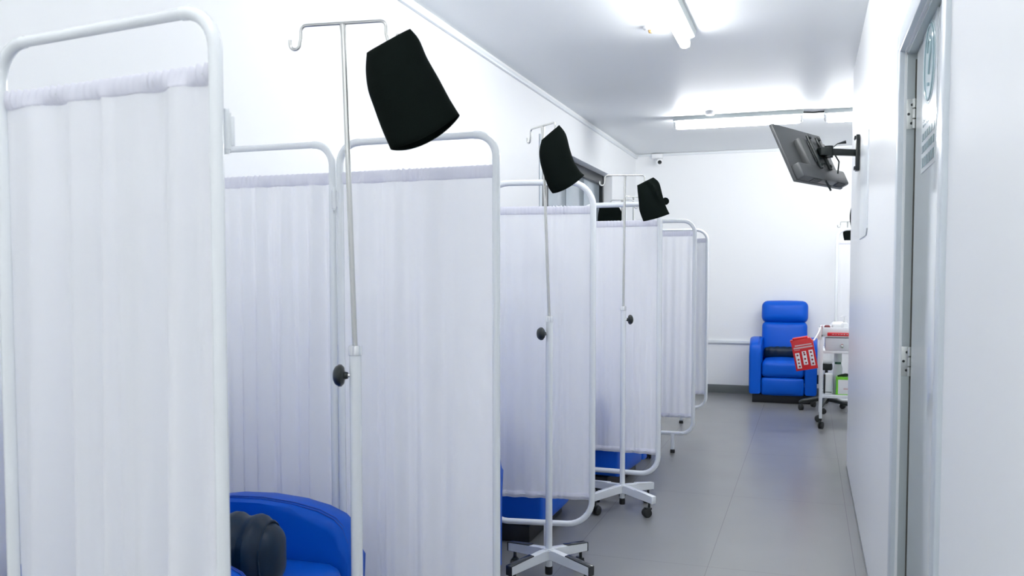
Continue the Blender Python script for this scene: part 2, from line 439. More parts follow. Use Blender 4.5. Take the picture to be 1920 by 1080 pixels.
def panel(root, x0, x1, y0, y1, H, rt, rc, seed, amp=0.006, waves=6, zb=0.26, thin=1.0, foot=0.2, bar=0.145, ztop=1.613, gather=0.30, hh=0.036):
    """one leaf of a folding screen from (x0,y0) to (x1,y1), both at tube centres"""
    a = Vector((x0, y0, 0)); b = Vector((x1, y1, 0)); d = (b - a); W = d.length; e = d.normalized(); nrm = Vector((e.y, -e.x, 0))
    z = Vector((0, 0, 1))
    def P(s, h, o=0): return a + e * s + z * h + nrm * o
    pts = []; rad = []
    for c, a0 in (((rc, H - rc), PI), ((W - rc, H - rc), PI / 2), ((W - rc, bar + rc), 0), ((rc, bar + rc), -PI / 2)):
        for i in range(9):
            th = a0 - (PI / 2) * i / 8
            pts.append(P(c[0] + rc * math.cos(th), c[1] + rc * math.sin(th))); rad.append(rt)
        if a0 == PI and thin < 1:         # the sleeve joints of the top bar
            pts += [P(rc + 0.004, H), P(rc + 0.008, H), P(W - rc - 0.008, H), P(W - rc - 0.004, H)]
            rad += [rt, rt * thin, rt * thin, rt]
    fr = MB(); fr.tube(pts, rad, 16, closed=True)
    frame = fr.build('panel_frame', M_white, root)
    # rods the curtain is threaded on
    for zr in (ztop - 0.014, zb + 0.016):
        MB().tube([P(0, zr), P(W, zr)], 0.0025, 8).build('curtain_rod', M_white, frame)
    m = rt * 0.35
    f = curtain_fn(W, ztop, zb, seed, amp, waves)
    def body(s, t):
        h = (ztop - hh) + (zb - (ztop - hh)) * t
        pinch = 0.003 * math.sin(PI * t)
        return P(m + pinch + (W - 2 * m - 2 * pinch) * s, h, f(s, t))
    cu = MB().grid(body, 150, 26).build('curtain', M_curt, root, closed=False, smooth=180)
    rnd = random.Random(seed + 5); gc = rnd.uniform(0.3, 0.75)
    gath = [(rnd.uniform(18, 42), rnd.uniform(0, 6.28)) for _ in range(4)]
    def head(s, t):                       # a folded-over pocket around the rod
        g = sum(math.sin(2 * PI * k * s + ph) for k, ph in gath) * 0.0010 * (gather + 1.6 * (1 - gather) * math.exp(-((s - gc) / 0.07) ** 2))
        th = 2 * PI * t
        ww = 0.5 - 0.5 * math.cos(th)
        return P(m + (W - 2 * m) * s, ztop - hh * ww * 1.02 + g * (1 - ww), f(s, 0) * ww ** 3 + 0.0050 * math.sin(th) + g)
    MB().grid(head, 150, 16).build('curtain_header', M_header, cu, closed=False, smooth=180)
    def hem(s, t):
        side = 1 if t < 0.5 else -1
        u = (t * 2 if t < 0.5 else 2 - t * 2)
        return P(m + (W - 2 * m) * s, zb + 0.032 * (1 - u), f(s, 1) * (0.9) + 0.003 * side * math.sin(PI * u) + 0.0022 * side)
    MB().grid(hem, 150, 8).build('curtain_hem', M_header, cu, closed=False, smooth=180)
    if foot is not None:
        g = MB().box(P(W - foot, bar / 2 + 0.010), (0.026, 0.026, bar - 0.020), 0.003, rotz(math.atan2(e.y, e.x)))
        ft = g.build('foot', M_white, frame)
        MB().box(P(W - foot, 0.013), (0.034, 0.034, 0.026), 0.004, rotz(math.atan2(e.y, e.x))).build('rubber_tip', M_rubber, ft)
    return frame

def hinge(root, x, y, z, along):
    t = MB().lathe([(0, -0.028), (0.007, -0.028), (0.007, 0.028), (0, 0.028)], (x, y, z), (0, 0, 1), 12)
    t.lathe([(0, -0.034), (0.0045, -0.034), (0.0045, 0.034), (0, 0.034)], (x, y, z), (0, 0, 1), 10)
    t.box((x, y + 0.004, z), (0.022, 0.004, 0.045), 0.001)
    t.build('hinge', M_white, root)

SCREENS = 'folding privacy screens dividing the bays'
def screen(label, parts, hinges=(), group=SCREENS):
    root = thing('privacy_screen', (0, 0, 0), 0, label, 'privacy screen', group)
    xs = [p['x1'] for p in parts] + [p['x0'] for p in parts]; ys = [p['y0'] for p in parts]
    o = Vector((sum(xs) / len(xs), sum(ys) / len(ys), 0))
    root.location = o
    for p in parts:
        q = dict(p); q['x0'] -= o.x; q['x1'] -= o.x; q['y0'] -= o.y; q['y1'] -= o.y
        panel(root, **q)
    for x, y, z in hinges: hinge(root, x - o.x, y - o.y, z, None)
    return root
screen('nearest white folding privacy screen, filling the left edge',
       [dict(x0=-1.352, x1=-0.852, y0=1.195, y1=1.128, H=1.70, rt=0.0108, rc=0.062, seed=11, amp=0.0140, waves=4.2, thin=0.86, foot=0.2, gather=1.0, hh=0.030, ztop=1.618)],
       [(-0.852, 1.152, 1.520), (-0.852, 1.152, 0.5)])
screen('second white privacy screen, two hinged leaves behind the blue recliner arm',
       [dict(x0=-1.835, x1=-1.392, y0=2.405, y1=2.400, H=1.70, rt=0.0112, rc=0.064, seed=23, amp=0.0130, waves=6, thin=0.88, foot=0.22),
        dict(x0=-1.366, x1=-0.848, y0=2.400, y1=2.372, H=1.70, rt=0.0112, rc=0.064, seed=36, amp=0.0110, waves=4.5, thin=0.88, foot=0.25)],
       [(-1.379, 2.386, 1.53), (-1.379, 2.386, 0.42)])
screen('third white privacy screen, behind the drip stand with dark arm caps',
       [dict(x0=-1.435, x1=-0.935, y0=3.845, y1=3.925, H=1.722, rt=0.0140, rc=0.115, seed=41, amp=0.0045, waves=5, foot=0.21)])
screen('fourth white privacy screen, behind the all-white drip stand',
       [dict(x0=-1.300, x1=-0.812, y0=5.065, y1=5.045, H=1.705, rt=0.0150, rc=0.105, seed=53, amp=0.0040, waves=5, foot=0.21)])
screen('fifth white privacy screen, second from the back on the left',
       [dict(x0=-1.270, x1=-0.784, y0=6.40, y1=6.43, H=1.686, rt=0.0140, rc=0.085, seed=67, amp=0.0060, waves=6, foot=0.145)])
screen('farthest white privacy screen on the left, its edge showing last',
       [dict(x0=-1.320, x1=-0.836, y0=7.72, y1=7.74, H=1.684, rt=0.0140, rc=0.090, seed=71, amp=0.0060, waves=7, foot=0.21)])
screen('white privacy screen standing behind the trolley at the right',
       [dict(x0=0.236, x1=0.736, y0=8.62, y1=8.66, H=1.715, rt=0.0130, rc=0.090, seed=83, amp=0.0045, waves=6, foot=0.25)], group=None)

# ------------------------------------------------------------------ casters
def caster(parent, p, rz, zt, wr=0.024, two=True):
    x, y = p
    c = MB()
    c.lathe([(0, wr * 1.9), (0.007, wr * 1.9), (0.007, zt), (0, zt)], (x, y, 0), (0, 0, 1), 10)
    d = Vector((math.cos(rz), math.sin(rz), 0)); sd = Vector((-d.y, d.x, 0))
    c.box((Vector((x, y, wr * 1.95)) + d * 0.006), (0.036, 0.024, 0.012), 0.003, rotz(rz))
    for s in (-1, 1):
        c.box((Vector((x, y, wr * 1.45)) + d * 0.010 + sd * 0.014 * s), (0.03, 0.004, wr * 1.2), 0.001, rotz(rz))
    o = c.build('caster', M_black, parent)
    w = MB()
    for s in ((-0.55, 0.55) if two else (0,)):
        hw = 0.009 if two else 0.010
        ctr = Vector((x, y, wr)) + d * 0.014 + sd * 0.019 * s
        w.lathe([(0, -hw), (wr * 0.8, -hw), (wr, -hw * 0.6), (wr, hw * 0.6), (wr * 0.8, hw), (0, hw)], ctr, sd, 20)
    w.build('wheel', M_rubber, o)
    return o

# ------------------------------------------------------------------ drip stands
STANDS = 'drip stands in the bays'
def iv_stand(loc, label, zt=1.905, base=45, bar=0, knob=180, caps=False, group=STANDS, cz=1.105, half=0.108, lean=(0, 0), arm=0.235):
    root = thing('drip_stand', loc, 0, label, 'drip stand', group)
    ha = 0.118
    MB().lathe([(0, 0.06), (0.0145, 0.06), (0.0145, cz), (0, cz)], (0, 0, 0), (0, 0, 1), 20).build('lower_pole', M_white, root)
    MB().lathe([(0, 0.028), (0.0155, 0.028), (0.0165, 0.034), (0.0165, 0.062), (0, 0.062)], (0, 0, 0), (0, 0, 1), 16).build('pole_tip', M_rubber, root)
    MB().lathe([(0, cz - 0.002), (0.0168, cz - 0.002), (0.0168, cz + 0.018), (0.0155, cz + 0.022), (0, cz + 0.022)], (0, 0, 0), (0, 0, 1), 20).build('collar', M_chrome, root)
    lx, ly = lean
    def up(z, dx=0, dy=0):
        f = (z - cz) / (zt - cz); return Vector((lx * f + dx, ly * f + dy, z))
    MB().tube([up(cz), up(zt - 0.05), up(zt - 0.03), up(zt - 0.004)], [0.0066, 0.0066, 0.0066, 0.0086], 14).build('upper_rod', M_steel, root)
    e = Vector((math.cos(R(bar)), math.sin(R(bar)), 0)); z = Vector((0, 0, 1)); top = up(zt)
    def hookpts(s):
        o = top + e * s * half
        pts = [top + e * s * (half - 0.014)]
        pts += [o - e * s * 0.014 - z * 0.014 + (e * s * math.sin(q) + z * math.cos(q)) * 0.014 for q in (0.4, 0.8, 1.2, 1.57)]
        pts += [o - z * 0.030, o + e * s * 0.003 - z * 0.042]
        c = o + e * s * 0.016 - z * 0.044
        pts += [c + (-e * s * math.cos(q) - z * math.sin(q)) * 0.0125 for q in [k * PI / 8 for k in range(1, 9)]]
        pts += [c + e * s * 0.0125 + z * 0.011]
        return pts
    L = hookpts(-1)[::-1]; Rr = hookpts(1)
    MB().tube(L + [top] + Rr, 0.0040, 10).build('hook_bar', M_steel, root)
    # star base: four box-section arms
    for k in range(4):
        a = R(base + 90 * k); d = Vector((math.cos(a), math.sin(a), 0)); sd = Vector((-d.y, d.x, 0))
        m = MB()
        t = bmesh.new()
        r0, r1 = 0.004, arm
        ring = []
        for r_, zt_, zb_ in ((r0, ha + 0.018, ha - 0.026), (0.045, ha + 0.018, ha - 0.026), (r1, ha - 0.004, ha - 0.040)):
            ring.append([t.verts.new(d * r_ + sd * s * 0.0145 + z * h) for s, h in ((-1, zb_), (1, zb_), (1, zt_), (-1, zt_))])
        for A, B in zip(ring, ring[1:]):
            for i in range(4): t.faces.new((A[i], A[(i + 1) % 4], B[(i + 1) % 4], B[i]))
        t.faces.new(ring[0][::-1]); t.faces.new(ring[-1])
        bmesh.ops.bevel(t, geom=list(t.edges), offset=0.0018, segments=1, affect='EDGES')
        m._merge(t, Matrix.Identity(4))
        ao = m.build('base_arm', M_white, root)
        if True:
            q = MB()
            slope = math.atan2(0.022, arm - 0.045)
            rr = Matrix.Rotation(a, 3, 'Z') @ Matrix.Rotation(slope, 3, 'Y')
            rc_ = arm - 0.064; zc_ = ha + 0.018 - 0.022 * (rc_ - 0.045) / (arm - 0.045)
            q.box(d * rc_ + z * (zc_ + 0.0015), (0.135, 0.030, 0.005), 0.002, rr)
            q.box(d * (arm + 0.001) + z * (ha - 0.021), (0.006, 0.032, 0.040), 0.002, rotz(a))
            q.build('arm_cap', M_cap if caps else M_white, ao)
        caster(root, (d * (arm - 0.03)).xy, a + 1.3 + k, ha - 0.030)
    MB().lathe([(0, ha + 0.012), (0.026, ha + 0.012), (0.024, ha + 0.021), (0, ha + 0.021)], (0, 0, 0), (0, 0, 1), 20).build('hub_cap', M_white, root)
    ka = R(knob); kd = Vector((math.cos(ka), math.sin(ka), 0))
    kn = MB().lathe([(0, 0.018), (0.008, 0.018), (0.010, 0.026), (0.021, 0.028), (0.027, 0.034), (0.0275, 0.040), (0.022, 0.049), (0.012, 0.054), (0, 0.055)], (0, 0, cz - 0.052), kd, 26)
    k = kn.build('knob', M_black, root)
    MB().lathe([(0, 0.012), (0.005, 0.012), (0.005, 0.030), (0, 0.030)], (0, 0, cz - 0.052), kd, 10).build('knob_screw', M_chrome, k)
    hk = Vector(loc) + top
    return hk + e * (half + 0.012) - z * 0.052, hk - e * (half + 0.012) - z * 0.052

BAGS = 'black cloth covers hanging from drip stands'
def cover(hook, rows, scale, ref, label, dep=0.028, sag=0.012, group=BAGS, ridge=0.0, flap=None, off=0.0):
    """black cloth sleeve: rows of (left u, v, right u, v) measured on a flat pattern, scaled to metres"""
    root = thing('drip_cover', hook, 0, label, 'cloth cover', group)
    n = 40; K = len(rows)
    def lr(j):
        a = rows[j]
        return (LAT * ((a[0] - ref[0]) / scale) + Vector((0, 0, (ref[1] - a[1]) / scale)),
                LAT * ((a[2] - ref[0]) / scale) + Vector((0, 0, (ref[1] - a[3]) / scale)))
    nrm = Vector((LAT.y, -LAT.x, 0))
    SUB = 5
    def cat(p0, p1, p2, p3, t):
        return 0.5 * ((2 * p1) + (p2 - p0) * t + (2 * p0 - 5 * p1 + 4 * p2 - p3) * t * t + (3 * p1 - p0 - 3 * p2 + p3) * t ** 3)
    Ls = [lr(j)[0] for j in range(K)]; Rs = [lr(j)[1] for j in range(K)]
    seqL, seqR = [], []
    for j in range(K - 1):
        for q in range(SUB):
            t = q / SUB
            for S, out in ((Ls, seqL), (Rs, seqR)):
                out.append(cat(S[max(j - 1, 0)], S[j], S[j + 1], S[min(j + 2, K - 1)], t))
    seqL.append(Ls[-1]); seqR.append(Rs[-1])
    rnd = random.Random(len(label)); ph = rnd.uniform(0, 6)
    m = MB(); rings = []; T = len(seqL)
    for i in range(T):
        t = i / (T - 1)
        c = (seqL[i] + seqR[i]) / 2; hw = (seqR[i] - seqL[i]) / 2
        dd = dep * (0.16 + 0.84 * min(1, t * 2.5) ** 0.7)
        ring = []
        for k in range(n):
            th = 2 * PI * k / n; cs, sn = math.cos(th), math.sin(th)
            dr = sag * (1 - cs * cs) * max(0, (t - 0.55) / 0.45) ** 2
            cr = 1 + 0.10 * math.sin(3 * th + 4 * t + ph) * (1 - t * 0.5)
            p = c + hw * cs + nrm * (sn * dd * cr + off) - Vector((0, 0, dr))
            if ridge: p += nrm * ridge * math.exp(-((cs - (0.1 + 0.75 * t)) / 0.16) ** 2) * (1 if sn > 0 else 0) * math.sin(PI * min(1, t * 1.2 + 0.1))
            ring.append(m._v(p))
        rings.append(ring)
    for A, B in zip(rings, rings[1:]):
        for k in range(n): m.bm.faces.new((A[k], A[(k + 1) % n], B[(k + 1) % n], B[k]))
    m.bm.faces.new(rings[0][::-1])
    o = m.build('cloth_sleeve', M_felt, root, smooth=60)
    sm = o.modifiers.new('thickness', 'SOLIDIFY'); sm.thickness = 0.003; sm.offset = -1
    # hanging loop at the top edge
    tp = (seqL[0] * 0.25 + seqR[0] * 0.75)
    lp = MB().tube([tp + Vector((0, 0, -0.006)) - LAT * 0.006, tp * 0.3 - LAT * 0.005, Vector((0, 0, 0.004)), tp * 0.3 + LAT * 0.005, tp + Vector((0, 0, -0.006)) + LAT * 0.006], 0.0022, 8)
    lp.build('hanging_loop', M_felt, root)
    if flap:
        fu, fv, fr = flap
        c = LAT * ((fu - ref[0]) / scale) + Vector((0, 0, (ref[1] - fv) / scale)) - nrm * 0.02
        MB().lathe([(0, -0.01), (fr * 0.9, -0.01), (fr, -0.006), (fr, 0.006), (fr * 0.9, 0.01), (0, 0.01)], c, nrm, 9).build('rolled_flap', M_felt, root)
    return root

h1 = iv_stand((-1.052, 1.915, 0), 'nearest white drip stand, its pole in front of the second screen', 1.905, base=45, arm=0.185, bar=7, knob=202, lean=(-0.022, -0.007), half=0.109)[0]
cover(h1, [(688, 97, 769, 53), (686, 130, 785, 72), (690, 165, 800, 106), (701, 198, 821, 143), (714, 234, 842, 182), (731, 274, 860, 211)], 775.0, (733, 78),
      'biggest black cloth cover, hanging from the nearest drip stand', dep=0.045, sag=0.020)
h2 = iv_stand((-1.032, 3.547, 0), 'drip stand with dark caps on its base arms, before the third screen', 1.918, base=19 + 44, bar=-42, knob=222, caps=True, lean=(-0.028, -0.009), half=0.098)[0]
cover(h2, [(1016, 264, 1048, 237), (1012, 284, 1060, 253), (1014, 306, 1068, 282), (1021, 330, 1076, 304), (1029, 350, 1086, 320), (1036, 360, 1094, 327)], 450.0, (1044, 253),
      'black cloth cover on the stand with dark-capped arms, partly before the window', dep=0.036, sag=0.012, off=0.022)
h3 = iv_stand((-0.966, 4.775, 0), 'white drip stand with plain white base arms before the fourth screen', 1.842, base=19 + 37, bar=19, knob=20, lean=(0.004, 0.0))[0]
cover(h3, [(1199, 350, 1229, 335), (1200, 362, 1240, 345), (1202, 380, 1246, 366), (1204, 398, 1252, 386), (1211, 417, 1260, 403)], 342.0, (1217, 349),
      'creased black cloth cover with a side flap on the all-white drip stand', dep=0.030, sag=0.004, ridge=0.020, flap=(1253, 379, 0.021))
h4 = iv_stand((-1.235, 6.045, 0), 'drip stand behind the fourth screen with a white-looking slim rod', 1.815, base=30, bar=12, knob=100, half=0.08)[1]
cover(h4, [(1131, 381, 1152, 377), (1128, 392, 1163, 382), (1126, 408, 1171, 394), (1127, 430, 1173, 415), (1131, 446, 1173, 432)], 272.0, (1147, 386),
      'black cloth cover seen over the curtain of the fourth screen', dep=0.035, sag=0.01)
iv_stand((-1.42, 7.42, 0), 'thin drip stand whose rod tip shows left of the creased cover', 1.957, base=40, bar=60, knob=100)
h6 = iv_stand((0.355, 9.46, 0), 'drip stand behind the screen at the right', 1.83, base=20, bar=15, knob=100, half=0.07, group=None)[0]
cover(h6, [(1577, 428, 1584, 425), (1573, 434, 1588, 428), (1574, 444, 1590, 440), (1577, 455, 1591, 452)], 190.0, (1597, 424),
      'small black cloth cover above the screen behind the trolley', dep=0.03, sag=0.004)
h7 = iv_stand((0.540, 7.22, 0), 'drip stand hidden behind the end of the right wall', 1.94, base=45, bar=15, half=0.203, knob=100, group=None)[1]
cover(h7, [(1596, 371, 1606, 368), (1592, 382, 1622, 374), (1589, 400, 1626, 396), (1592, 420, 1624, 420), (1600, 436, 1618, 436)], 232.0, (1601, 366),
      'rounded black cloth cover peeking out past the end of the right wall', dep=0.05, sag=0.008)

# ------------------------------------------------------------------ recliners
def recliner(loc, rz, label, group='blue vinyl recliners', seat_up=0.0):
    """front faces local -y, front plane at y=0, depth 0.68"""
    W, D = 0.655, 0.64
    aw = 0.118
    root = thing('recliner', loc, rz, label, 'recliner chair', group)
    MB().box((0, D / 2 + 0.02, 0.042), (W - 0.06, D - 0.10, 0.084), 0.006).build('plinth', M_plinth, root)
    for s in (-1, 1):
        prof = [(0.0, 0.095), (0.0, 0.50), (0.006, 0.55), (0.022, 0.59), (0.05, 0.615), (0.10, 0.635), (0.18, 0.650), (0.28, 0.658), (0.38, 0.655), (0.48, 0.64), (0.56, 0.62), (D, 0.595), (D, 0.095)]
        x0 = s * (W / 2 - aw); x1 = s * W / 2
        a = MB().prism([(p[0], p[1]) for p in prof], 'x', min(x0, x1), max(x0, x1), 0.026, 4)
        # slight crown on top of the pad
        for v in a.bm.verts:
            if v.co.z > 0.45:
                xx = (v.co.x - (x0 + x1) / 2) / (aw / 2)
                v.co.z -= 0.012 * xx * xx
        ao = a.build('armrest', M_blue, root, smooth=50)
        sm = MB()
        for off in (0.020, 0.030):
            xx = x0 + s * off if s > 0 else x0 - off
            pts = [(x0 + s * off, p[0] + (0.003 if p[1] < 0.6 else 0), p[1] + 0.001 - 0.012 * (((x0 + s * off) - (x0 + x1) / 2) / (aw / 2)) ** 2) for p in prof[1:11]]
            sm.tube(pts, 0.0016, 6)
        sm.build('stitching', M_blueseam, ao)
    iw = W - 2 * aw - 0.006
    MB().cushion((0, 0.30, 0.345 + seat_up / 2), (iw, 0.60, 0.165 + seat_up), 0.045, (0, 0.010, 0.018), 14).build('seat_cushion', M_blue, root)
    MB().cushion((0, 0.032, 0.172), (iw, 0.062, 0.175), 0.026, (0, 0.014, 0.004), 12).build('footrest', M_blue, root)
    rt = Matrix.Rotation(R(-13), 3, 'X')
    def wide(q): return q
    bw = iw + 0.045
    MB().cushion((0, 0.505, 0.600), (bw, 0.13, 0.40), 0.045, (0, 0.020, 0.0), 14, rt).build('backrest', M_blue, root)
    MB().cushion((0, 0.558, 0.905), (bw + 0.012, 0.15, 0.225), 0.060, (0, 0.020, 0.008), 14, rt).build('headrest', M_blue, root)
    MB().box((0, 0.565, 0.45), (iw + 0.02, 0.07, 0.60), 0.02, rt).build('back_panel', M_blueseam, root)
    lv = MB().box((W / 2 + 0.008, 0.2, 0.24), (0.016, 0.05, 0.09), 0.005)
    lv.build('recline_lever', M_black, root)
    return root
recliner((-0.240, 9.20, 0), 0, 'bright blue vinyl recliner against the back wall, facing the corridor')
FA = R(90)
recliner((-1.197, 1.935, 0), R(93), 'blue vinyl recliner in the nearest bay, its arm curving up beside the screen', seat_up=0.075)
recliner((-1.195, 3.10, 0), FA, 'blue vinyl recliner showing a sliver between the second and third screens')
recliner((-1.195, 4.31, 0), FA, 'dark blue recliner base visible under the third screen')
recliner((-1.030, 5.43, 0), R(84), 'blue recliner base visible under the fourth screen')
recliner((-1.160, 6.82, 0), FA, 'blue recliner mostly hidden behind the fifth screen')

def quilt(loc, rz, size, label, n=6, rx=0.0):
    root = thing('lumbar_cushion', loc, rz, label, 'cushion', 'navy quilted cushions on the recliners')
    def fn(q):
        ang = q.x / size[0] * n * 2 * PI
        q.y *= 1 + 0.10 * math.cos(ang); q.z *= 1 + 0.05 * math.cos(ang)
        return q
    MB().cushion((0, 0, size[2] / 2), size, min(size[1], size[2]) * 0.48, (0, 0.01, 0.01), 26, Matrix.Rotation(rx, 3, 'X'), fn).build('quilted_cover', M_navy, root)
    p = MB()
    for k in range(n):
        x = size[0] * ((k + 0.5) / n - 0.5)
        pts = [(x, math.cos(q) * size[1] * 0.455, size[2] / 2 + math.sin(q) * size[2] * 0.485) for q in [i * 2 * PI / 20 for i in range(20)]]
        p.tube(pts, 0.003, 6, closed=True)
    p.build('piping', M_navy, root)
    return root
quilt((-0.240, 9.588, 0.428), 0, (0.400, 0.07, 0.112), 'navy quilted roll on the seat of the recliner by the back wall')
quilt((-1.345, 1.835, 0.520), R(4), (0.25, 0.13, 0.175), 'dark navy quilted cushion in the nearest bay, by the curved arm', n=4)

# ------------------------------------------------------------------ television on its wall arm
tv = thing('television', (-0.022, 5.25, 1.956), 0, 'grey-backed flat television tilted down on a black wall arm', 'television')
A_, T_ = 0.42, 0.433
wv = Vector((math.sin(A_), math.cos(A_), 0))
nv = Vector((-math.cos(A_) * math.cos(T_), math.sin(A_) * math.cos(T_), -math.sin(T_)))
uv = Vector((-math.cos(A_) * math.sin(T_), math.sin(A_) * math.sin(T_), math.cos(T_)))
TM = Matrix((wv, nv, uv)).transposed()          # local x = width (far end +), y = towards viewer of the screen, z = up
def tvb(name, c, s, bev, m, par=tv):
    return MB().box(TM @ Vector(c), s, bev, TM).build(name, m, par)
TW, TH = 0.615, 0.350
sh = tvb('back_shell', (0, 0, 0), (TW, 0.020, TH), 0.005, M_tvback)
tvb('screen', (0, 0.0112, 0.004), (TW - 0.02, 0.003, TH - 0.03), 0.001, M_tvscreen)
tvb('rear_housing', (0.045, -0.028, -0.015), (0.34, 0.045, 0.21), 0.012, M_tvmid, sh)
lw = tvb('lower_housing', (0.0, -0.032, -TH / 2 + 0.045), (TW - 0.015, 0.050, 0.088), 0.012, M_tvback, sh)
for xx in (-0.12, 0.20):
    v = MB()
    for k in range(7):
        v.box(TM @ Vector((xx - 0.048 + 0.016 * k, -0.036, -TH / 2 - 0.0005)), (0.009, 0.032, 0.004), 0, TM)
    v.build('speaker_vent', M_black, lw)
mp = MB()
mp.box(TM @ Vector((0.03, -0.056, 0.0)), (0.17, 0.008, 0.13), 0.002, TM)
for xx in (-0.03, 0.09): mp.box(TM @ Vector((xx, -0.062, 0.0)), (0.030, 0.016, 0.21), 0.004, TM)
for xx, zz in ((-0.03, 0.085), (0.09, 0.085), (-0.03, -0.085), (0.09, -0.085)):
    mp.lathe([(0, 0), (0.009, 0), (0.009, 0.006), (0, 0.006)], TM @ Vector((xx, -0.07, zz)), -(TM @ Vector((0, 1, 0))), 12)
mp.build('mount_plate', M_black, tv)
jt = TM @ Vector((0.03, -0.075, 0.0))
wallp = Vector((XR + 0.022, 5.36 - 5.25, 1.985 - 1.956))       # wall end of the arm, relative to the set
ar = MB()
d_ = wallp - jt; e_ = d_.normalized()
ar.lathe([(0, -0.032), (0.024, -0.032), (0.024, 0.032), (0, 0.032)], jt + e_ * 0.045, (0, 0, 1), 18)
ar.box(jt + e_ * 0.02, (0.07, 0.05, 0.045), 0.006, e_.to_track_quat('X', 'Z').to_matrix())
ar.box((jt + e_ * 0.05 + wallp) / 2 , ((wallp - jt).length - 0.05, 0.030, 0.036), 0.004, e_.to_track_quat('X', 'Z').to_matrix())
ar.build('arm', M_black, tv)
wp = MB().box(wallp + Vector((-0.012, 0.0, 0)), (0.020, 0.075, 0.200), 0.003)
wp.box(wallp + Vector((-0.024, 0, -0.085)), (0.014, 0.06, 0.018), 0.003); wp.box(wallp + Vector((-0.024, 0, 0.085)), (0.014, 0.06, 0.018), 0.003)
wp.build('wall_bracket', M_black, tv)
cl = MB().tube([TM @ Vector(p) for p in ((0.12, -0.07, 0.02), (0.135, -0.10, -0.01), (0.14, -0.105, -0.07), (0.13, -0.075, -0.13))], 0.004, 8)
cl.build('power_cable', M_black, tv)
cl = MB().tube([TM @ Vector((-0.01, -0.045, -TH / 2 + 0.01)), TM @ Vector((0.0, -0.045, -TH / 2 - 0.02)), TM @ Vector((0.005, -0.05, -TH / 2 - 0.035)), TM @ Vector((-0.015, -0.05, -TH / 2 - 0.045)), TM @ Vector((-0.02, -0.05, -TH / 2 - 0.030)), TM @ Vector((0.0, -0.045, -TH / 2 - 0.028)), TM @ Vector((-0.012, -0.05, -TH / 2 - 0.060))], 0.0055, 8)
cl.build('aerial_cable', M_black, tv)
cl = MB().tube([jt + Vector((0.06, 0.01, 0.02)), jt + Vector((0.085, 0.02, 0.042)), jt + Vector((0.13, 0.02, 0.050))], [0.002, 0.003, 0.009], 8)
cl.build('lock_lever', M_black, tv)

# ------------------------------------------------------------------ trolley corner
TX0, TX1, TY0, TY1 = 0.094, 0.60, 7.80, 8.19
tr = thing('instrument_trolley', ((TX0 + TX1) / 2, (TY0 + TY1) / 2, 0), 0, 'white enamel instrument trolley with a drawer and castors at the right wall end', 'trolley')
ox, oy = (TX0 + TX1) / 2, (TY0 + TY1) / 2
hx, hy = (TX1 - TX0) / 2, (TY1 - TY0) / 2
for sx in (-1, 1):
    for sy in (-1, 1):
        MB().box((sx * (hx - 0.012), sy * (hy - 0.012), 0.445), (0.024, 0.024, 0.71), 0.003).build('leg', M_trolley, tr)
        caster(tr, (sx * (hx - 0.012), sy * (hy - 0.012)), 2.6 + sx * 0.4 + sy, 0.10, 0.030)
tp = MB()
tp.box((0, 0, 0.785), (2 * hx, 2 * hy, 0.014), 0.003)
for sx in (-1, 1): tp.box((sx * (hx - 0.005), 0, 0.822), (0.010, 2 * hy, 0.075), 0.003)
for sy in (-1, 1): tp.box((0, sy * (hy - 0.005), 0.822), (2 * hx - 0.004, 0.010, 0.075), 0.003)
tp.build('top_tray', M_trolley, tr)
dr = MB().box((0.014, -0.005, 0.717), (2 * hx - 0.055, 2 * hy - 0.02, 0.108), 0.004).build('drawer', M_drawer, tr)
MB().lathe([(0, 0), (0.007, 0), (0.007, 0.010), (0.014, 0.015), (0.016, 0.022), (0.010, 0.030), (0, 0.031)], (-0.080, -hy + 0.004, 0.708), (0, -1, 0), 18).build('knob', M_chrome, dr)
MB().box((0, -hy + 0.010, 0.652), (2 * hx - 0.03, 0.014, 0.020), 0.002).build('rail', M_trolley, tr)
ls = MB().box((0, 0, 0.272), (2 * hx - 0.01, 2 * hy - 0.01, 0.012), 0.002)
for sy in (-1, 1): ls.box((0, sy * (hy - 0.008), 0.280), (2 * hx - 0.03, 0.008, 0.030), 0.002)
ls.build('lower_shelf', M_trolley, tr)

# red striped pack lying along the front rim of the tray
pk = thing('red_packet', (0.30, TY0 - 0.006, 0.795), 0, 'long red packet with pale lettering on the front of the trolley tray', 'packet')
MB().box((0, 0, 0.008), (0.30, 0.010, 0.028), 0.003).build('wrapper', M_redpen, pk)
t = MB()
for k in range(9):
    t.box((-0.105 + 0.022 * k, -0.0055, 0.009), (0.012 if k % 3 else 0.017, 0.001, 0.005 if k != 4 else 0.009))
t.build('lettering', M_pink, pk)
dk = MB().cushion((0.150, 7.90, 0.834), (0.050, 0.06, 0.08), 0.015, n=6).build('specimen_holder', M_darkred)
tag(dk, 'dark red holder standing in the left corner of the trolley tray', 'holder')
tw = MB().cushion((0.250, 7.98, 0.844), (0.13, 0.16, 0.10), 0.02, (0, 0, 0.008), 8).build('folded_towel', M_whiteplastic)
tag(tw, 'folded white cloth lying on the trolley tray', 'cloth')
bt = thing('pump_bottle', (0.285, 7.86, 0.793), 0, 'white pump bottle standing at the back of the trolley tray', 'bottle')
MB().lathe([(0, 0), (0.026, 0), (0.028, 0.006), (0.028, 0.085), (0.022, 0.102), (0.012, 0.108), (0, 0.108)], (0, 0, 0), (0, 0, 1), 20).build('bottle_body', M_whiteplastic, bt)
pm = MB().lathe([(0, 0.106), (0.013, 0.106), (0.013, 0.125), (0.005, 0.128), (0.005, 0.150), (0.011, 0.152), (0.011, 0.162), (0, 0.164)], (0, 0, 0), (0, 0, 1), 14)
pm.tube([(0, 0, 0.157), (-0.02, -0.01, 0.159), (-0.034, -0.016, 0.152)], 0.0048, 8)
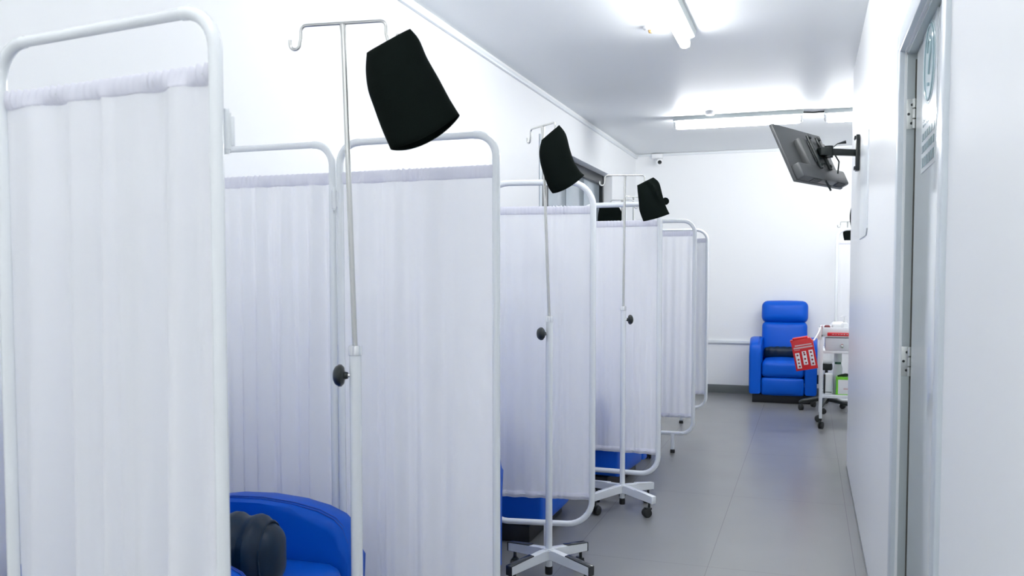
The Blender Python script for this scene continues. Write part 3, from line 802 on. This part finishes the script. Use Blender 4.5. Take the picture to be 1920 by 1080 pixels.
pm.build('pump', M_whiteplastic, bt)
cp = MB().lathe([(0, 0), (0.020, 0), (0.024, 0.07), (0.022, 0.07), (0.018, 0.004), (0, 0.004)], (0.345, 7.90, 0.793 + 0.03), (0, 0, 1), 18).build('steel_cup', M_steel)
tag(cp, 'small grey metal cup beside the pump bottle on the trolley', 'cup')

# lower shelf: wipes box, bottle with green band, white unit with dark side
sz = 0.2785
gb = thing('wipes_box', (0.330, 7.90, sz), 0, 'white box with a lime green frame on the lower trolley shelf', 'box')
MB().box((0, 0, 0.080), (0.205, 0.12, 0.160), 0.006).build('carton', M_paper, gb)
t = MB()
for c, s in (((0, 0, 0.151), (0.209, 0.124, 0.020)), ((0, 0, 0.010), (0.209, 0.124, 0.020)), ((-0.096, 0, 0.08), (0.017, 0.124, 0.150)), ((0.096, 0, 0.08), (0.017, 0.124, 0.150))):
    t.box(c, s, 0.003)
t.build('printed_frame', M_green, gb)
MB().box((-0.1055, 0.0, 0.08), (0.003, 0.10, 0.10), 0.001).build('side_panel', M_teal, gb)
t = MB()
for j, (a, b) in enumerate(((-0.01, 0.05), (-0.045, 0.06))):
    t.box(((a + b) / 2, -0.0605, 0.100 - 0.035 * j), (b - a, 0.001, 0.008 + 0.006 * j))
t.build('lettering', M_pink, gb)
cb = MB().tube([(0.24, 7.885, sz + 0.168), (0.27, 7.87, sz + 0.180), (0.30, 7.88, sz + 0.186), (0.34, 7.89, sz + 0.180), (0.38, 7.90, sz + 0.186), (0.36, 7.93, sz + 0.172), (0.30, 7.93, sz + 0.168), (0.25, 7.91, sz + 0.168)], 0.007, 8).build('coiled_cable', M_black)
tag(cb, 'black cable coiled on top of the lime-framed box', 'cable')
bo = thing('clear_bottle', (0.243, 8.03, sz), 0, 'tall milky bottle with a green band behind the lime-framed box', 'bottle')
MB().lathe([(0, 0), (0.036, 0), (0.038, 0.01), (0.038, 0.22), (0.030, 0.25), (0.026, 0.255), (0, 0.255)], (0, 0, 0), (0, 0, 1), 24).build('bottle_body', M_clear, bo)
MB().lathe([(0, 0.255), (0.027, 0.255), (0.027, 0.275), (0, 0.275)], (0, 0, 0), (0, 0, 1), 24).build('green_band', M_greenband, bo)
MB().lathe([(0, 0.275), (0.032, 0.275), (0.030, 0.36), (0, 0.362)], (0, 0, 0), (0, 0, 1), 24).build('cap', M_clear, bo)
un = thing('white_canister', (0.158, 7.99, sz), 0, 'white canister with a black strip at the left of the lower trolley shelf', 'canister')
MB().box((0.012, 0, 0.088), (0.060, 0.10, 0.176), 0.008).build('body', M_whiteplastic, un)
MB().box((-0.022, 0, 0.090), (0.016, 0.102, 0.165), 0.004).build('black_strip', M_black, un)
MB().box((0.012, -0.050, 0.020), (0.05, 0.003, 0.006), 0.001).build('base_line', M_black, un)

# red sharps box hung at the trolley's corner
sb = thing('sharps_box', (-0.030, 7.60, 0.646), 0, 'red cardboard sharps box with white pictogram strips hung tilted on the trolley', 'sharps box')
TR = Matrix.Rotation(R(-11), 4, 'Y')
def sbm(name, fn, m, par=sb):
    q = MB(); q.X = TR; fn(q); return q.build(name, m, par)
Wb, Hb, Db = 0.172, 0.258, 0.11
bx = sbm('carton', lambda q: q.prism([(-Wb / 2, -Hb / 2), (Wb / 2, -Hb / 2), (Wb / 2, Hb / 2 - 0.032), (Wb / 2 - 0.022, Hb / 2), (-Wb / 2 + 0.008, Hb / 2 - 0.004), (-Wb / 2, Hb / 2 - 0.02)], 'y', 0, Db, 0.003), M_red)
sbm('lid', lambda q: (q.box((-0.01, 0.045, Hb / 2 + 0.006), (Wb - 0.05, 0.08, 0.016), 0.005), q.box((-Wb / 2 + 0.006, 0.045, Hb / 2 - 0.010), (0.022, 0.09, 0.02), 0.005)), M_red)
def strips(q):
    for x, zc, h in ((-0.054, -0.046, 0.128), (0.0, -0.030, 0.112), (0.054, -0.036, 0.130)):
        q.box((x, -0.0008, zc), (0.034, 0.0016, h), 0.0006)
sbm('pictogram_strip', strips, M_paper, bx)
def dots(q):
    for x, zs in ((-0.054, (0.0, -0.037, -0.066, -0.094)), (0.0, (0.014, -0.002, -0.038, -0.070)), (0.054, (0.010, -0.020, -0.052, -0.084))):
        for i, zz in enumerate(zs):
            rr = 0.0085 if (i + int(x * 100)) % 3 else 0.0075
            q.lathe([(0, 0), (rr, 0), (rr, 0.0012), (0, 0.0012)], (x + 0.002 * (i % 2), -0.0016, zz), (0, -1, 0), 9)
sbm('pictogram', dots, M_ink, bx)
def lines(q):
    q.box((0.004, -0.0008, 0.078), (0.132, 0.0014, 0.010)); q.box((0.0, -0.0008, 0.058), (0.150, 0.0014, 0.012)); q.box((-0.05, -0.0008, 0.042), (0.045, 0.0014, 0.004))
sbm('printed_lines', lines, M_pink, bx)
hr = MB().tube([(0.07, 0.05, 0.11), (0.105, 0.10, 0.165), (0.125, 0.185, 0.212), (0.138, 0.203, 0.200)], 0.006, 8)
hr.box((0.118, 0.17, 0.16), (0.030, 0.012, 0.10), 0.004)
hr.build('hanger', M_whiteplastic, sb)
gl = MB().tube([(0.098, 7.80, 0.80), (0.100, 7.795, 0.83), (0.107, 7.79, 0.868), (0.112, 7.80, 0.875)], [0.010, 0.008, 0.009, 0.005], 8).build('pink_glove', M_pink)
tag(gl, 'small crumpled pink glove at the left edge of the trolley tray', 'glove')

# swivel stool behind the trolley
st = thing('swivel_stool', (0.168, 8.90, 0), 0, 'swivel stool with a narrow white seat and black five-star base behind the trolley', 'stool')
for k in range(5):
    a = R(188 + 72 * k); d = Vector((math.cos(a), math.sin(a), 0))
    MB().tube([(0, 0, 0.115), d * 0.08 + Vector((0, 0, 0.112)), d * 0.22 + Vector((0, 0, 0.085)), d * 0.245 + Vector((0, 0, 0.070))], [0.028, 0.026, 0.020, 0.014], 10).build('base_spoke', M_black, st)
    caster(st, (d * 0.235).xy, a + 2, 0.075, 0.026)
MB().lathe([(0, 0.09), (0.032, 0.09), (0.030, 0.15), (0.024, 0.16), (0.024, 0.28), (0.014, 0.285), (0.014, 0.41), (0, 0.41)], (0, 0, 0), (0, 0, 1), 18).build('gas_column', M_black, st)
MB().cushion((0.0, 0, 0.432), (0.105, 0.28, 0.066), 0.02, n=8).build('seat_pan', M_black, st)
MB().cushion((0.0, 0, 0.535), (0.118, 0.36, 0.140), 0.03, (0, 0, 0.01), 10).build('saddle_seat', M_whiteplastic, st)

# ------------------------------------------------------------------ world, camera
wd = bpy.data.worlds.new('world'); scene.world = wd; wd.use_nodes = True
wd.node_tree.nodes['Background'].inputs['Color'].default_value = (0.05, 0.055, 0.06, 1)
wd.node_tree.nodes['Background'].inputs['Strength'].default_value = 0.2

cd = bpy.data.cameras.new('camera'); co = bpy.data.objects.new('camera', cd); COL.objects.link(co)
P = R(2.7)
cd.sensor_width = 36; cd.sensor_fit = 'HORIZONTAL'
cd.lens = 1650 / 1920 * 36
cd.shift_y = (515 - 540 + 1650 * math.tan(P)) / 1920
cd.clip_start = 0.05
co.location = (0, 0, CAM_Z)
co.rotation_euler = (PI / 2 - P, 0, YAW)
cd.dof.use_dof = True; cd.dof.focus_distance = 4.2; cd.dof.aperture_fstop = 8
scene.camera = co
scene.view_settings.view_transform = 'Standard'
scene.view_settings.look = 'None'
scene.view_settings.gamma = 1
scene.view_settings.use_curve_mapping = False
scene.view_settings.exposure = 0.24
scene.cycles.max_bounces = 14
scene.cycles.diffuse_bounces = 8
scene.cycles.transmission_bounces = 8
scene.cycles.sample_clamp_indirect = 6
